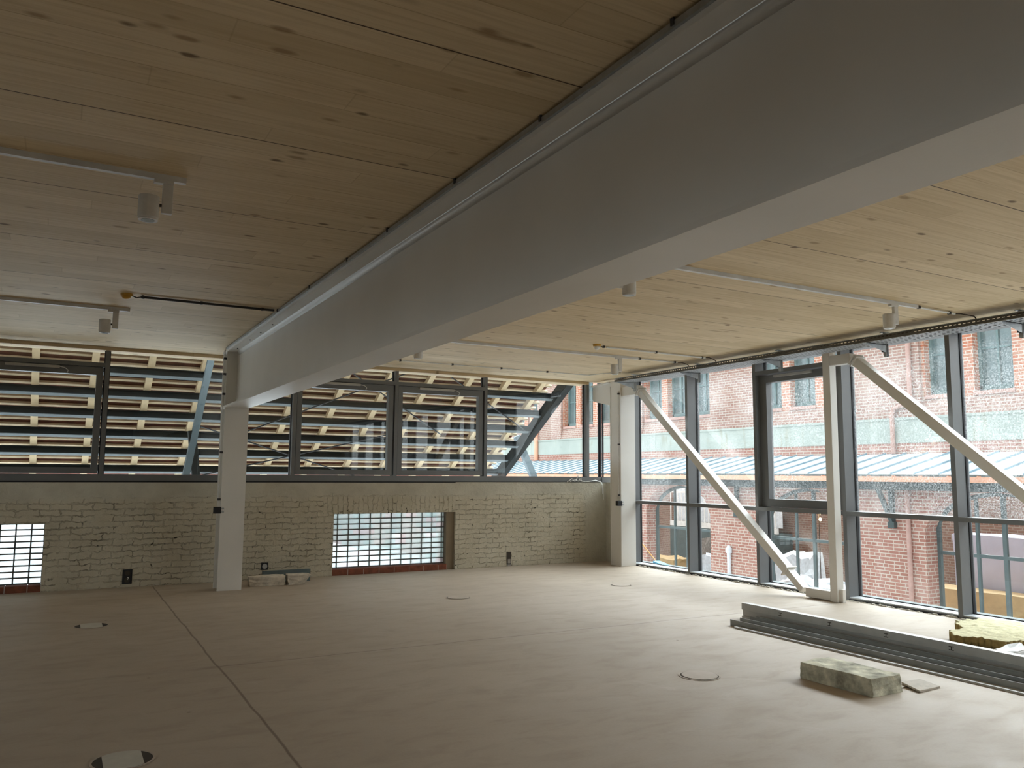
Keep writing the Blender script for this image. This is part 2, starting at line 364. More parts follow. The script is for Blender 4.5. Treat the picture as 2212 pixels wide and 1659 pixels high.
def tag(o, label=None, cat=None, group=None, kind=None):
    if label: o['label'] = label
    if cat: o['category'] = cat
    if group: o['group'] = group
    if kind: o['kind'] = kind
    return o
def thing(name, label, cat, loc=(0,0,0), group=None, kind=None):
    o = bpy.data.objects.new(name, None); C.objects.link(o); o.location = loc; o.empty_display_size = .1
    return tag(o, label, cat, group, kind)
def wloc(o):
    v = Vector((0,0,0))
    while o is not None: v += o.location; o = o.parent
    return v
def obj(name, mb, mat, parent=None, origin=None, bevel=0, smooth=False, label=None):
    bm = mb.b; bmesh.ops.recalc_face_normals(bm, faces=bm.faces[:])
    base = wloc(parent) if parent else Vector((0,0,0))
    if origin is None:
        xs = [v.co for v in bm.verts]
        origin = Vector((sum(v.x for v in xs)/len(xs), sum(v.y for v in xs)/len(xs), min(v.z for v in xs)))
    origin = Vector(origin)
    bmesh.ops.translate(bm, verts=bm.verts[:], vec=-origin)
    me = bpy.data.meshes.new(name); bm.to_mesh(me); bm.free()
    if smooth:
        for p in me.polygons: p.use_smooth = True
    me.materials.append(M[mat] if isinstance(mat, str) else mat)
    o = bpy.data.objects.new(name, me); C.objects.link(o); o.location = origin-base
    if parent: o.parent = parent
    if bevel:
        md = o.modifiers.new('bevel', 'BEVEL'); md.width = bevel; md.segments = 2; md.limit_method = 'ANGLE'
    if label: o['label'] = label
    return o
def box(*a): return MB().box(*a)
def each(name, mbs, mat, parent=None, **k):
    return [obj(name, q, mat, parent, **k) for q in mbs]
def struct(name, mb, mat, label=None, **k):
    o = obj(name, mb, mat, **k); o['kind'] = 'structure'
    if label: o['label'] = label
    return o
def dup(root, dx, label=None):
    r = root.copy(); C.objects.link(r); r.location = Vector(root.location)+Vector(dx)
    if label: r['label'] = label
    def rec(a, b):
        for ch in list(a.children):
            c = ch.copy(); C.objects.link(c); c.parent = b; rec(ch, c)
    rec(root, r); return r
def rough(mb, amp, cuts=3, seed=0, fix_bottom=True):
    bmesh.ops.subdivide_edges(mb.b, edges=mb.b.edges[:], cuts=cuts, use_grid_fill=True)
    rnd = random.Random(seed); zmin = min(v.co.z for v in mb.b.verts)
    for v in mb.b.verts:
        d = Vector((rnd.uniform(-1,1), rnd.uniform(-1,1), rnd.uniform(-1,1)))*amp
        if fix_bottom and v.co.z < zmin+1e-4: d.z = 0
        v.co += d
    return mb

# ============================================================ THE ROOM
X0, X1, Y0, YW, ZC = -5.6, 9.02, -4.0, 12.30, 3.23
struct('floor', box(X0, 8.80, Y0, YW+.1, -.25, 0), 'floor', 'beige screed floor with sawn joints')
struct('ceiling', box(X0, 8.95, Y0, YW+.02, ZC, ZC+.25), 'clt', 'spruce cross-laminated timber ceiling')
struct('trim_1', box(X0, 8.40, YW-.02, YW+.30, 3.185, ZC+.25), 'clt', 'timber edge of the ceiling above the back windows')
struct('wall_left', box(X0-.2, X0, Y0, YW+.3, -.25, 1.55), 'inner', 'low wall under the left glazing')
struct('trim_20', box(X0-.2, X0, Y0, YW+.3, 2.85, ZC+.25), 'inner', 'head of the left glazing')
struct('window_32', box(X0-.1, X0-.096, Y0, YW+.3, 1.55, 2.85), 'glass', 'glazing of the left side, outside the photo')  # unseen glazing, added so daylight reaches the left face of the beam
for _i, _y in enumerate((-4.0, -1.6, .8, 3.2, 5.6, 8.0, 10.4)): struct('trim_%d' % (21+_i), box(X0-.16, X0, _y, _y+.08, 1.55, 2.85), 'frame')  # mullions of the added left glazing
struct('wall_front', box(X0-.2, 9.3, Y0-.2, Y0, -.25, ZC+.25), 'inner')
# parapet wall with openings for the two glass block windows
mb = MB(); T = YW+.36
mb.box(X0, -2.0, YW, T, -.25, 1.40); mb.box(-2.0, -.10, YW, T, .87, 1.40); mb.box(-2.0, -.10, YW+.001, T, -.25, 0)
mb.box(-.10, 3.72, YW, T, -.25, 1.40); mb.box(3.72, 5.76, YW, T, .925, 1.40); mb.box(3.72, 5.76, YW+.001, T, -.25, 0)
mb.box(5.76, 9.0, YW, T, -.25, 1.41)
wb = struct('wall_back', mb, 'wash', 'whitewashed brick parapet below the back windows')
struct('wall_return', box(8.78, 9.0, 11.75, YW, -.25, 1.41), 'wash', 'plastered return of the parapet at the corner')

# glass block windows
def blockwin(n, x0, x1, zt, zb, first, pitch, label):
    r = thing('window_%d' % n, label, None, ((x0+x1)/2, YW+.1, 0), kind='structure')
    yy = YW+.13
    nb = MB(); gm = MB()
    rows = 10; rp = (zt-zb)/rows
    xs = []; x = x0
    xs.append((x0, x0+first)); x = x0+first
    while x < x1-.03: xs.append((x, min(x+pitch, x1))); x += pitch
    for a, b in xs:
        for k in range(rows):
            z = zb+k*rp; j = random.uniform(-.002, .002)
            nb.box(a+.010+j, b-.008+j, yy+.002, yy+.045, z+.009, z+rp-.007)
    obj('glass_blocks', nb, 'block', r)
    g = MB()
    for a, b in xs: g.box(a-.008, a+.010, yy+.015, yy+.035, zb, zt)
    g.box(x1-.008, x1, yy+.015, yy+.035, zb, zt)
    for k in range(rows+1):
        z = zb+k*rp; g.box(x0, x1, yy+.0, yy+.035, max(z-.007, zb-.005), min(z+.009, zt+.01))
    obj('mortar_grid', g, 'mortar', r)
    c = MB(); x = x0
    while x < x1: c.box(x+.004, min(x+.245, x1-.004), yy-.12, yy+.1, 0.0, zb-.012); x += .25
    obj('sill_bricks', c, 'redbrick', r, label='row of dark red bricks under the glass blocks')
    s = MB(); s.box(x0, x1, yy-.118, yy+.1, 0, zb-.02); obj('sill_mortar', s, 'plate', r)
    return r
blockwin(1, -2.0, -.10, .862, .095, .175, .1752, 'glass block window at the left edge of the photo')
blockwin(2, 3.72, 5.62, .922, .100, .105, .1752, 'glass block window right of the white column')
struct('trim_2', box(5.62, 5.76, YW+.05, YW+.3, 0, .925), 'inner', 'grey plastered jamb of the glass block window')
struct('trim_3', box(-2.0, -.10, YW+.02, YW+.2, .868, .90), 'redbrick')

# ---- back window band
ZB, ZT0, YF, YG = 1.405, 3.19, YW, YW+.10
def backwin(n, xl, xr, sash, label, left_post=True):
    r = thing('window_%d' % n, label, None, ((xl+xr)/2, YF+.05, ZB), kind='structure')
    obj('bottom_rail', MB().box(xl, xr, YF, YF+.14, ZB+.015, 1.51), 'frame', r)
    obj('seal', MB().box(xl, xr, YF+.02, YF+.13, ZB-.01, ZB+.02), 'gasket', r)
    if left_post: obj('mullion', MB().box(xl, xl+.055, YF, YG+.03, 1.51, ZT0), 'frame', r)
    g = MB().box(xl+.055, xl+.065, YG-.012, YG+.03, 1.51, ZT0).box(xr-.01, xr, YG-.012, YG+.03, 1.51, ZT0); obj('gasket', g, 'gasket', r)
    a, b = xl+.055, xr
    if sash:
        obj('transom', MB().box(a, b, YF, YG+.03, 2.955, 3.012), 'frame', r)
        obj('fanlight_pane', MB().box(a, b, YG, YG+.004, 3.012, ZT0), 'glass', r)
        s = MB().box(a+.01, a+.085, YF+.02, YG+.02, 1.52, 2.95).box(b-.10, b-.02, YF+.02, YG+.02, 1.52, 2.95)
        s.box(a+.085, b-.10, YF+.02, YG+.02, 1.52, 1.597).box(a+.085, b-.10, YF+.02, YG+.02, 2.845, 2.95)
        so = obj('sash', s, 'frame', r)
        obj('sash_pane', MB().box(a+.085, b-.10, YG, YG+.004, 1.597, 2.845), 'glass', so)
        obj('actuator', MB().box((a+b)/2-.42, (a+b)/2+.20, YF-.025, YF+.02, 2.905, 2.94), 'prof', so, bevel=.004)
        cx = (a+b)/2+.20
        obj('actuator_cable', MB().tube([(cx, YF-.01, 2.925), (cx+.06, YF-.02, 2.915), (cx+.10, YF-.02, 2.88), (cx+.09, YF, 2.85)], .005, 6), 'track', so)
    else:
        obj('pane', MB().box(a, b, YG, YG+.004, 1.51, ZT0), 'glass', r)
    return r
wn = 3
for xl, xr, sash, lab in ((-4.17, -2.61, 0, 'hidden fixed light'), (-2.61, -1.05, 1, 'opening light beyond the left photo edge'), (-1.05, .485, 1, 'opening window at the far left of the back wall'),
        (.485, 2.04, 0, 'fixed pane left of the white column'), (2.04, 3.045, 0, 'fixed pane right behind the white column'), (3.045, 4.665, 1, 'left of the two opening windows right of the column'),
        (4.665, 6.275, 1, 'right of the two opening windows right of the column'), (6.275, 8.36, 0, 'wide fixed pane with the raking roof edge behind it'), (8.36, 8.70, 0, 'narrow pane beside the corner column')):
    backwin(wn, xl, xr, sash, lab); wn += 1
struct('trim_4', box(8.70, 8.73, YF+.06, YG+.03, 1.51, 3.19), 'gasket', 'thin dark corner joint of the back glazing')
struct('trim_5', box(8.68, 9.05, YF-.02, YF+.16, 1.41, 1.50), 'frame')
backwin(wn, 8.73, 9.0, 0, 'last pane of the back glazing', False); wn += 1
struct('window_30', box(X0, -4.17, YG, YG+.004, 1.41, 3.19), 'glass')

# ---- right facade
def facade(n, y0, y1, sash, label):
    # y1 is the far (+Y) mullion; the bay's own mullion is the far one
    XI, XG = 8.80, 8.985
    r = thing('window_%d' % n, label, None, (8.9, (y0+y1)/2, 0), kind='structure')
    obj('mullion', MB().box(XI, XG, y0-.028, y0+.028, 0.0, ZC), 'frame', r)
    a, b = y0+.028, y1-.028
    obj('gasket', MB().box(XG-.005, XG+.035, y0-.036, y0+.036, .04, ZC), 'gasket', r)
    obj('outer_cap', MB().box(XG+.035, XG+.07, y0-.025, y0+.025, .0, ZC), 'frame', r)
    obj('transom', MB().box(XI+.001, XG, a, b, 1.055, 1.108), 'frame', r)
    obj('sill_rail', MB().box(XI+.001, XG, a, b, -.03, .030), 'frame', r)
    obj('sill_cover', MB().box(XI+.006, XG+.015, a, b, .030, .042), 'alu', r, label='pale metal sill cover') 
    obj('sill_gasket', MB().box(XI-.012, XI+.02, a, b, -.03, .018).box(XG, XG+.02, a, b, .038, .052), 'gasket', r)
    obj('lower_pane', MB().box(XG+.016, XG+.02, a, b, .045, 1.075), 'glass', r)
    if sash:
        obj('upper_transom', MB().box(XI+.001, XG, a, b, 3.0, 3.055), 'frame', r)
        obj('fanlight_pane', MB().box(XG+.016, XG+.02, a, b, 3.055, ZC), 'dirtyglass', r)
        s = MB().box(XI+.08, XG+.01, a, a+.11, 1.115, 2.99).box(XI+.08, XG+.01, b-.13, b, 1.115, 2.99)
        s.box(XI+.08, XG+.01, a+.11, b-.13, 1.115, 1.225).box(XI+.08, XG+.01, a+.11, b-.13, 2.885, 2.99)
        so = obj('sash', s, 'frame', r)
        obj('sash_pane', MB().box(XG-.02, XG-.016, a+.11, b-.13, 1.225, 2.885), 'dirtyglass', so)
        obj('actuator', MB().box(XI+.045, XI+.085, (a+b)/2-.25, (a+b)/2+.42, 2.945, 2.98), 'prof', so, bevel=.004)
    else:
        obj('upper_pane', MB().box(XG+.016, XG+.02, a, b, 1.09, ZC), 'dirtyglass', r)
    return r
ys = [11.585, 10.105, 8.63, 7.135, 5.655, 4.175, 2.70, 1.22, -.26, -1.74, -3.2]
labs = ['first facade bay beside the corner column', 'second facade bay behind the steel diagonal', 'third facade bay with the opening sash', 'fourth facade bay right of the slim post', 'fifth facade bay at the right photo edge']
for i in range(len(ys)-1):
    facade(15+i, ys[i+1], ys[i], i == 2, labs[i] if i < 5 else 'facade bay beyond the right photo edge'); 
struct('trim_6', box(8.80, 8.985, 11.557, 11.613, 0, ZC), 'frame', 'facade mullion behind the corner column')
struct('trim_7', box(8.985, 9.015, 11.55, 11.62, 0, ZC), 'gasket')
struct('window_31', box(9.003, 9.007, 11.62, 12.40, .05, ZC), 'glass')
struct('trim_8', box(8.80, 9.30, Y0, 12.6, ZC, ZC+.30), 'frame', 'dark roof edge above the facade')
struct('trim_9', box(8.80, 9.02, Y0, 11.8, -.30, -.03), 'gasket')
struct('wall_right', box(8.80, 9.0, Y0, -3.2, 0, ZC), 'inner')
# crumbling filler between the floor and the sill
fo = MB(); rnd = random.Random(3); y = 5.0
while y < 11.35:
    l = rnd.uniform(.03, .09); z = rnd.uniform(.006, .022); x = 8.755+rnd.uniform(-.012, .012)
    if rnd.random() < .85:
        fo.hexa([(x,y,0),(x+.035,y,0),(x+.03,y+l,0),(x+.004,y+l,0),(x+.008,y+.006,z),(x+.03,y+.01,z*.7),(x+.028,y+l*.8,z),(x+.01,y+l*.85,z*.8)])
    y += l*.8
fl = obj('filler_crumbs', rough(fo, .003, 1, 5), 'foam'); tag(fl, 'crumbling pale filler strip along the foot of the glass facade', 'filler', kind='stuff')

# ============================================================ STEELWORK
def ibeam_section(w, h, tf, tw, x, z0):
    a, b = x-w/2, x+w/2; c, d = x-tw/2, x+tw/2
    return [(a,z0),(b,z0),(b,z0+tf),(d,z0+tf),(d,z0+h-tf),(b,z0+h-tf),(b,z0+h),(a,z0+h),(a,z0+h-tf),(c,z0+h-tf),(c,z0+tf),(a,z0+tf)]
BX = 2.06
t = thing('steel_beam', 'big white steel I-beam running under the timber ceiling', 'beam', (BX, 5, 2.41))
sec = ibeam_section(.31, .78, .026, .02, BX, 2.41)
# fillets between web and flanges
obj('beam_body', MB().prism(sec, 'y', Y0+.01, 11.70), 'steel', t)
for s in (-1, 1):
    obj('web_fillet', MB().prism([(BX+s*.01, 3.164), (BX+s*.045, 3.164), (BX+s*.022, 3.152), (BX+s*.01, 3.12)], 'y', Y0+.02, 11.30), 'steel', t, smooth=True)
    obj('web_fillet', MB().prism([(BX+s*.01, 2.436), (BX+s*.045, 2.436), (BX+s*.022, 2.448), (BX+s*.01, 2.48)], 'y', Y0+.02, 11.30), 'steel', t, smooth=True)
for yy in (11.39, 11.675):
    for s in (-1, 1): obj('stiffener', MB().box(BX+s*.01 if s > 0 else BX-.15, BX+.15 if s > 0 else BX-.01, yy, yy+.02, 2.436, 3.164), 'steel', t)
obj('bearing_strip', MB().box(BX-.170, BX+.155, Y0+.02, 11.40, 3.19, 3.218), 'galv', t, label='shiny metal strip between beam and ceiling')
for yy in (2.2, 3.15, 4.1, 5.2, 6.1, 7.2, 8.43): obj('strip_clip', MB().box(BX-.176, BX-.165, yy, yy+.018, 3.20, 3.228), 'clip', t)
for yy in (11.0, 10.2, 9.6, 9.0): obj('flange_bolt', MB().cyl((BX-.09, yy, 3.164), (BX-.09, yy, 3.156), .009, 8), 'clip', t)

def hcolumn(name, x0, x1, y0, y1, z1, label):
    t = thing(name, label, 'column', ((x0+x1)/2, (y0+y1)/2, 0)); xc = (x0+x1)/2
    p = [(x0,y0),(x1,y0),(x1,y0+.018),(xc+.006,y0+.018),(xc+.006,y1-.018),(x1,y1-.018),(x1,y1),(x0,y1),(x0,y1-.018),(xc-.006,y1-.018),(xc-.006,y0+.018),(x0,y0+.018)]
    obj('column_body', MB().prism(p, 'z', 0, z1), 'steel', t)
    return t
t = hcolumn('steel_column', BX-.148, BX+.162, 11.39, 11.70, 2.41, 'white steel column standing under the big beam')
obj('cap_plate', MB().box(BX-.15, BX+.165, 11.385, 11.705, 2.395, 2.41), 'steel', t)
obj('wall_bracket', MB().prism([(11.70, 3.02), (12.28, 3.10), (12.28, 3.185), (11.70, 3.185)], 'x', BX-.03, BX+.03), 'steel', t)
# corner column: closed box with a cover plate
t = thing('corner_column', 'white steel column in the corner between back windows and facade', 'column', (8.63, 11.585, 0))
obj('column_body', MB().box(8.48, 8.785, 11.43, 11.74, 0, 3.19), 'steel', t, bevel=.004)
each('flange_edge', [MB().box(8.472, 8.479, 11.43, 11.455, 0, 3.05), MB().box(8.472, 8.479, 11.72, 11.74, 0, 3.1)], 'steel', t)
obj('wall_bracket', MB().prism([(11.74, 2.765), (12.28, 2.875), (12.28, 3.15), (11.74, 3.185)], 'x', 8.485, 8.50), 'steel', t, label='tapered white plate between column and back wall')
obj('bracket_flange', MB().prism([(11.74, 3.165), (12.28, 3.135), (12.28, 3.155), (11.74, 3.188)], 'x', 8.44, 8.56), 'steel', t)

# facade truss posts and diagonals (square hollow section)
def post(y, label):
    t = thing('steel_post', label, 'post', (8.57, y, 0), 'slim posts of the facade truss')
    obj('post_body', MB().box(8.505, 8.625, y-.055, y+.055, .0, 3.19), 'steel', t, bevel=.006)
    obj('base_plate', MB().box(8.55, 8.61, y-.10, y-.055, 0, .16), 'steel', t, bevel=.006)
    obj('top_stub', MB().box(8.505, 8.615, y-.36, y-.055, 2.945, 3.07), 'steel', t, bevel=.006)
    obj('foot_stub', MB().box(8.505, 8.615, y+.055, y+.44, .012, .125), 'steel', t, bevel=.006)
    return t
post(7.10, 'slim white steel post standing between the two facade diagonals')
post(2.70, 'slim white steel post beyond the right edge of the photo')
def diagonal(ya, za, yb, zb, label, xx=8.56, wd=.115):
    t = thing('steel_diagonal', label, 'brace', (xx, yb, 0), 'diagonal braces of the facade truss')
    A, B = Vector((xx, ya, za)), Vector((xx, yb, zb)); d = (B-A).normalized()
    obj('brace_body', MB().bar(A+d*.04, B-d*.36, wd, wd, (1,0,0)), 'steel', t, bevel=.006)
    n = Vector((0, -d.z, d.y))
    for q in (A+d*.0, A+d*.035): obj('top_end_plate', MB().bar(q, q+d*.014, .15, .17, (1,0,0)), 'steel', t)
    q = B-d*.36; obj('foot_end_plate', MB().bar(q, q+d*.016, .15, .185, (1,0,0)), 'steel', t)
    obj('foot_joint', MB().bar(B-d*.345, B-d*.02, .085, wd, (1,0,0)), 'steel', t)
    for k, l in ((.26, .022), (.15, .022), (.20, -.03)):
        c = B-d*k+n*l; obj('bolt_head', MB().cyl(c+Vector((-.056,0,0)), c+Vector((-.0425,0,0)), .015, 10), 'steel', t)
    return t
diagonal(10.985, 2.965, 7.59, .075, 'white square diagonal brace from the corner column down to the slim post')
diagonal(6.70, 2.985, 3.19, .075, 'white square diagonal brace running off the right edge of the photo')
t = thing('column_stub', 'white steel stub joining the corner column to its diagonal', 'steel stub', (8.56, 11.2, 2.9))
obj('stub_body', MB().box(8.5, 8.62, 10.99, 11.43, 2.905, 3.06), 'steel', t, bevel=.006)

# ============================================================ CEILING SERVICES
def track(x0, x1, y, label):
    t = thing('light_track', label, 'light track', ((x0+x1)/2, y, 3.19), 'ceiling light tracks')
    obj('rail', MB().box(x0, x1, y-.018, y+.018, 3.197, ZC), 'track', t)
    return t
track(-3.0, .55, 4.90, 'pale light track on the left ceiling nearest the camera')
track(-3.0, .56, 9.23, 'pale light track on the left ceiling near the back windows')
track(2.9, 7.30, 4.98, 'long pale light track right of the beam nearest the camera')
track(2.9, 7.20, 9.29, 'long pale light track right of the beam near the back windows')
def spot(x, y, side, label, xdir=1):
    # adapter arm hangs from the track at (x,y); lamp head beside it
    t = thing('track_spotlight', label, 'spotlight', (x, y, 2.95), 'white cylinder spotlights on the tracks')
    obj('adapter', MB().box(x-.075, x+.03, y-.02, y+.02, 3.176, 3.197), 'lamp', t, bevel=.003)
    obj('arm', MB().box(x-.028, x+.028, y-.016, y+.016, 3.005, 3.176), 'lamp', t, bevel=.004)
    hx = x-.095*side
    obj('hinge', MB().cyl((x-.02*side, y, 3.05), (hx, y, 3.05), .009, 10), 'gap', t)
    h = obj('lamp_head', MB().cyl((hx, y, 2.965), (hx, y, 3.095), .055, 28), 'lamp', t, bevel=.004)
    obj('lamp_rim', MB().cyl((hx, y, 2.955), (hx, y, 2.965), .052, 28), 'lamp', h)
    obj('reflector', MB().cyl((hx, y, 2.9535), (hx, y, 2.9552), .036, 24), 'lens', h)
    return t
s0 = spot(.456, 4.90, 1, 'white spotlight at the end of the near left track')
def spot_copy(x, y, label): return dup(s0, (x-.456, y-4.90, 0), label)
spot_copy(.430, 9.23, 'white spotlight at the end of the far left track')
spot_copy(6.965, 4.98, 'white spotlight near the right end of the near track, by the cable tray')
spot_copy(6.885, 9.29, 'white spotlight in front of the corner column')
s1 = spot(3.765, 5.08, -1, 'white spotlight peeping out under the big beam, nearer one')
s1['label'] = 'white spotlight half hidden by the beam beside the near track'
r = dup(s1, (3.715-3.765, 9.29-5.08, 0), 'small white spotlight half hidden by the beam beside the far track')

def conduit(name, pts, label, r=.009, clips=(), mat='cond', ends=True):
    t = thing(name, label, 'conduit', pts[0], 'cable conduits')
    obj('pipe', MB().tube(pts, r, 10), mat, t, smooth=False)
    if clips:
        for p in clips: obj('clip', MB().box(p[0]-.012, p[0]+.012, p[1]-.016, p[1]+.016, p[2]-.014, p[2]+.014), 'clip', t)
    return t
zc = 3.212
conduit('conduit', [(.60, 8.45, zc), (1.86, 8.45, zc)], 'grey conduit on the left ceiling from the amber sensor to the beam', .012, [(.62, 8.45, zc), (1.15, 8.45, zc), (1.74, 8.45, zc)], 'clip')
conduit('conduit', [(7.32, 4.98, zc), (7.94, 5.0, zc)], 'short white conduit continuing the near right track', .010, [(7.33, 4.98, zc), (7.85, 5.0, zc)])
conduit('conduit', [(7.22, 9.29, zc), (7.95, 9.31, zc)], 'short white conduit continuing the far right track', .010, [(7.24, 9.29, zc), (7.9, 9.31, zc)])
conduit('conduit', [(6.20, 8.66, zc), (7.96, 8.72, zc)], 'white conduit from the ceiling sensor towards the cable tray', .012, [(6.16, 8.66, zc), (7.05, 8.69, zc), (7.9, 8.72, zc)])
conduit('conduit', [(2.9, 11.29, zc), (7.72, 11.29, zc), (7.80, 10.95, zc), (7.98, 10.75, zc)], 'thin conduit along the ceiling in front of the back windows', .008, [(3.5+.85*k, 11.29, zc) for k in range(5)])
def sensor(x, y, label, amber):
    t = thing('ceiling_sensor', label, 'sensor', (x, y, 3.16))
    obj('base', MB().cyl((x, y, ZC), (x, y, 3.205), .055, 24, .05), 'amber', t, label='amber dust cover')
    if amber: obj('lens', MB().dome((x, y, 3.205), .042, .03), 'amber', t, smooth=True)
    else: obj('lens', MB().dome((x, y, 3.205), .042, .05), 'white', t, smooth=True)
    obj('lead', MB().tube([(x+.05, y, 3.215), (x+.09, y+.0, 3.20), (x+.13, y, 3.212)], .006, 6), 'wire', t)
sensor(.475, 8.45, 'round amber-covered sensor on the dark left ceiling', True)
sensor(6.03, 8.63, 'white dome sensor with amber ring on the right ceiling', False)

# cable tray
t = thing('cable_tray', 'perforated galvanised cable tray under the ceiling along the facade', 'cable tray', (8.2, 5, 3.08))
TY0, TY1 = -3.0, 11.02
tb = MB().box(8.05, 8.0515, TY0, TY1, 3.085, 3.145).box(8.3585, 8.36, TY0, TY1, 3.085, 3.145).box(8.0515, 8.3585, TY0, TY1, 3.0835, 3.085)
obj('tray_body', tb, 'perf', t)
each('tray_lip', [MB().box(8.044, 8.058, TY0, TY1, 3.142, 3.147), MB().box(8.352, 8.366, TY0, TY1, 3.142, 3.147), MB().box(8.046, 8.0505, TY0, TY1, 3.083, 3.088)], 'galv', t)
rnd = random.Random(5)
for k in range(9):
    x = 8.09+.028*k; z = 3.096+rnd.uniform(0, .02); pts = []; yy = TY0+.2
    while yy < 10.9:
        pts.append((x+rnd.uniform(-.012, .012), yy, z+rnd.uniform(-.006, .035))); yy += .8
    obj('cable', MB().tube(pts, .0055, 6), 'wire', t)
for i, yy in enumerate((10.95, 9.38, 7.77, 6.17, 4.62, 3.0)):
    a = thing('tray_bracket', ['galvanised tray bracket at the corner column', 'second tray bracket from the corner column', 'tray bracket above the opening sash',
        'tray bracket right of the slim post', 'tray bracket cut by the right photo edge', 'tray bracket beyond the right photo edge'][i], 'bracket', (8.38, yy, 2.95), 'brackets carrying the cable tray')
    # slotted upright built as a ladder of two flanges and short bridges
    u = MB(); z = 2.945
    u.box(8.385, 8.389, yy-.04, yy, 2.945, 3.225); u.box(8.421, 8.425, yy-.04, yy, 2.945, 3.225)
    while z < 3.22: u.box(8.389, 8.421, yy-.006, yy-.002, z, z+.016); z += .045
    obj('slotted_upright', u, 'galv', a)
    obj('arm', MB().prism([(8.04, 3.083), (8.385, 3.083), (8.385, 2.995), (8.36, 2.995), (8.04, 3.066)], 'y', yy-.036, yy-.033).box(8.04, 8.385, yy-.036, yy-.006, 3.079, 3.083), 'galv', a)
    obj('arm_clamp', MB().box(8.345, 8.385, yy-.033, yy-.004, 2.995, 3.06), 'black', a)
    obj('ceiling_foot', MB().box(8.345, 8.455, yy-.05, yy+.012, 3.222, ZC), 'galv', a)
# loose cable tails between conduits and tray
for p, q, lab in (((7.94, 5.0), (8.10, 4.86), 'cable tail hanging from the near conduit into the tray'), ((7.95, 9.31), (8.10, 9.2), 'cable tail from the far track conduit into the tray'), ((7.96, 8.72), (8.09, 8.62), 'cable tail from the sensor conduit into the tray')):
    o = obj('cable_tail', MB().tube([(p[0], p[1], 3.213), (p[0]+.05, p[1]-.03, 3.212), (q[0]-.03, q[1]+.02, 3.18), (q[0], q[1], 3.13)], .006, 6), 'wire'); tag(o, lab, 'cable', 'cable tails at the tray')

# column conduits
def colconduit(x, y, zt, zb, boxz, label, gr=None):
    t = thing('column_conduit', label, 'conduit', (x, y, zb))
    obj('pipe', MB().tube([(x, y, zt), (x, y, zb)], .009, 10), 'cond', t)
    for z in ([zt-.12, zt-.33, zt-.6, zb+.65, zb+.03] if zt > 3.1 else [zt-.05, zb+.9, zb+.03]): obj('beam_clamp', MB().box(x-.012, x+.035, y-.022, y+.012, z-.014, z+.014), 'clip', t)
    b = obj('socket_box', MB().box(x-.055, x+.035, y-.045, y+.025, boxz-.04, boxz+.045), 'black', t, bevel=.004)
    each('box_clamp', [MB().box(x+.035, x+.07, y-.05, y-.02, boxz+.018, boxz+.035), MB().box(x+.035, x+.07, y-.05, y-.02, boxz-.03, boxz-.012)], 'galv', b)
colconduit(1.885, 11.42, 3.19, 1.16, 1.045, 'thin conduit with black socket box down the column under the beam')
colconduit(8.458, 11.47, 3.0, 1.17, 1.06, 'thin conduit with black socket box down the corner column')

# ============================================================ FLOOR THINGS
def floorbox(x, y, rr, white, label):
    t = thing('floor_box', label, 'floor box', (x, y, 0), 'round floor boxes')
    ring = MB(); n = 40
    b = ring.b
    for k in range(n):
        a0, a1 = 2*PI*k/n, 2*PI*(k+1)/n
        ps = [(rr*.93, .0015), (rr, .0015), (rr, .004), (rr*.93, .004)]
        vs = [[b.verts.new((x+p[0]*math.cos(a), y+p[0]*math.sin(a), p[1])) for p in ps] for a in (a0, a1)]
        for i in range(4): b.faces.new((vs[0][i], vs[0][(i+1)%4], vs[1][(i+1)%4], vs[1][i]))
    obj('ring', ring, 'lidfloor', t)
    g = obj('gap', MB().cyl((x, y, .0005), (x, y, .0016), rr*.93, 40), 'gap', t)
    hw = .105
    poly = []
    R_ = rr*.90
    if white:
        a = math.acos(.098/R_); arc = [a+(PI-2*a)*k/10 for k in range(11)]
        poly = [(x+R_*math.cos(q), y+R_*math.sin(q)) for q in arc]+[(x+R_*math.cos(q+PI), y+R_*math.sin(q+PI)) for q in arc]
        lid = MB().prism(poly, 'z', .0016, .005)
        obj('lid', lid, 'plate', t)
    else:
        obj('lid', MB().cyl((x+.006, y+.004, .0016), (x+.006, y+.004, .006), rr*.86, 40), 'lidfloor', t)
    return t
floorbox(.40, 5.03, .162, True, 'round floor box with pale lid at the bottom left of the photo')
floorbox(.39, 9.42, .162, True, 'round floor box with pale lid near the left glass blocks')
floorbox(4.46, 5.02, .160, False, 'round floor box left of the stained concrete block')
floorbox(4.50, 9.50, .155, False, 'round floor box in front of the right glass block window')
floorbox(7.06, 9.54, .150, False, 'round floor box nearest the corner column')

def slab(name, mb, mat, label, cat, bev=.004, group=None):
    o = obj(name, mb, mat, bevel=bev); return tag(o, label, cat, group)
# stained concrete block
b = MB().hexa([(5.115,3.966,0),(5.455,3.975,0),(5.44,4.62,0),(5.108,4.61,0),(5.118,3.972,.125),(5.45,3.985,.125),(5.435,4.61,.128),(5.112,4.60,.126)])
rough(b, .004, 4, 11)
slab('concrete_block', b, 'stone', 'stained pale aerated concrete block lying on the floor near the steel profiles', 'block', .003)
slab('card_chip', MB().hexa([(5.47,4.02,.0),(5.68,4.06,.0),(5.74,4.24,.0),(5.50,4.28,.0),(5.47,4.02,.012),(5.68,4.06,.012),(5.74,4.24,.012),(5.50,4.28,.012)]), 'tile', 'pale flat chip lying just behind the stained concrete block', 'chip', .001, 'flat chips beside the block')
slab('card_chip', MB().hexa([(5.53,3.895,.004),(5.80,3.915,.0),(5.83,4.10,.012),(5.60,4.09,.016),(5.53,3.895,.018),(5.80,3.915,.014),(5.83,4.10,.024),(5.60,4.09,.03)]), 'tile', 'flat chip with a raised edge right of the stained concrete block', 'chip', .001, 'flat chips beside the block')
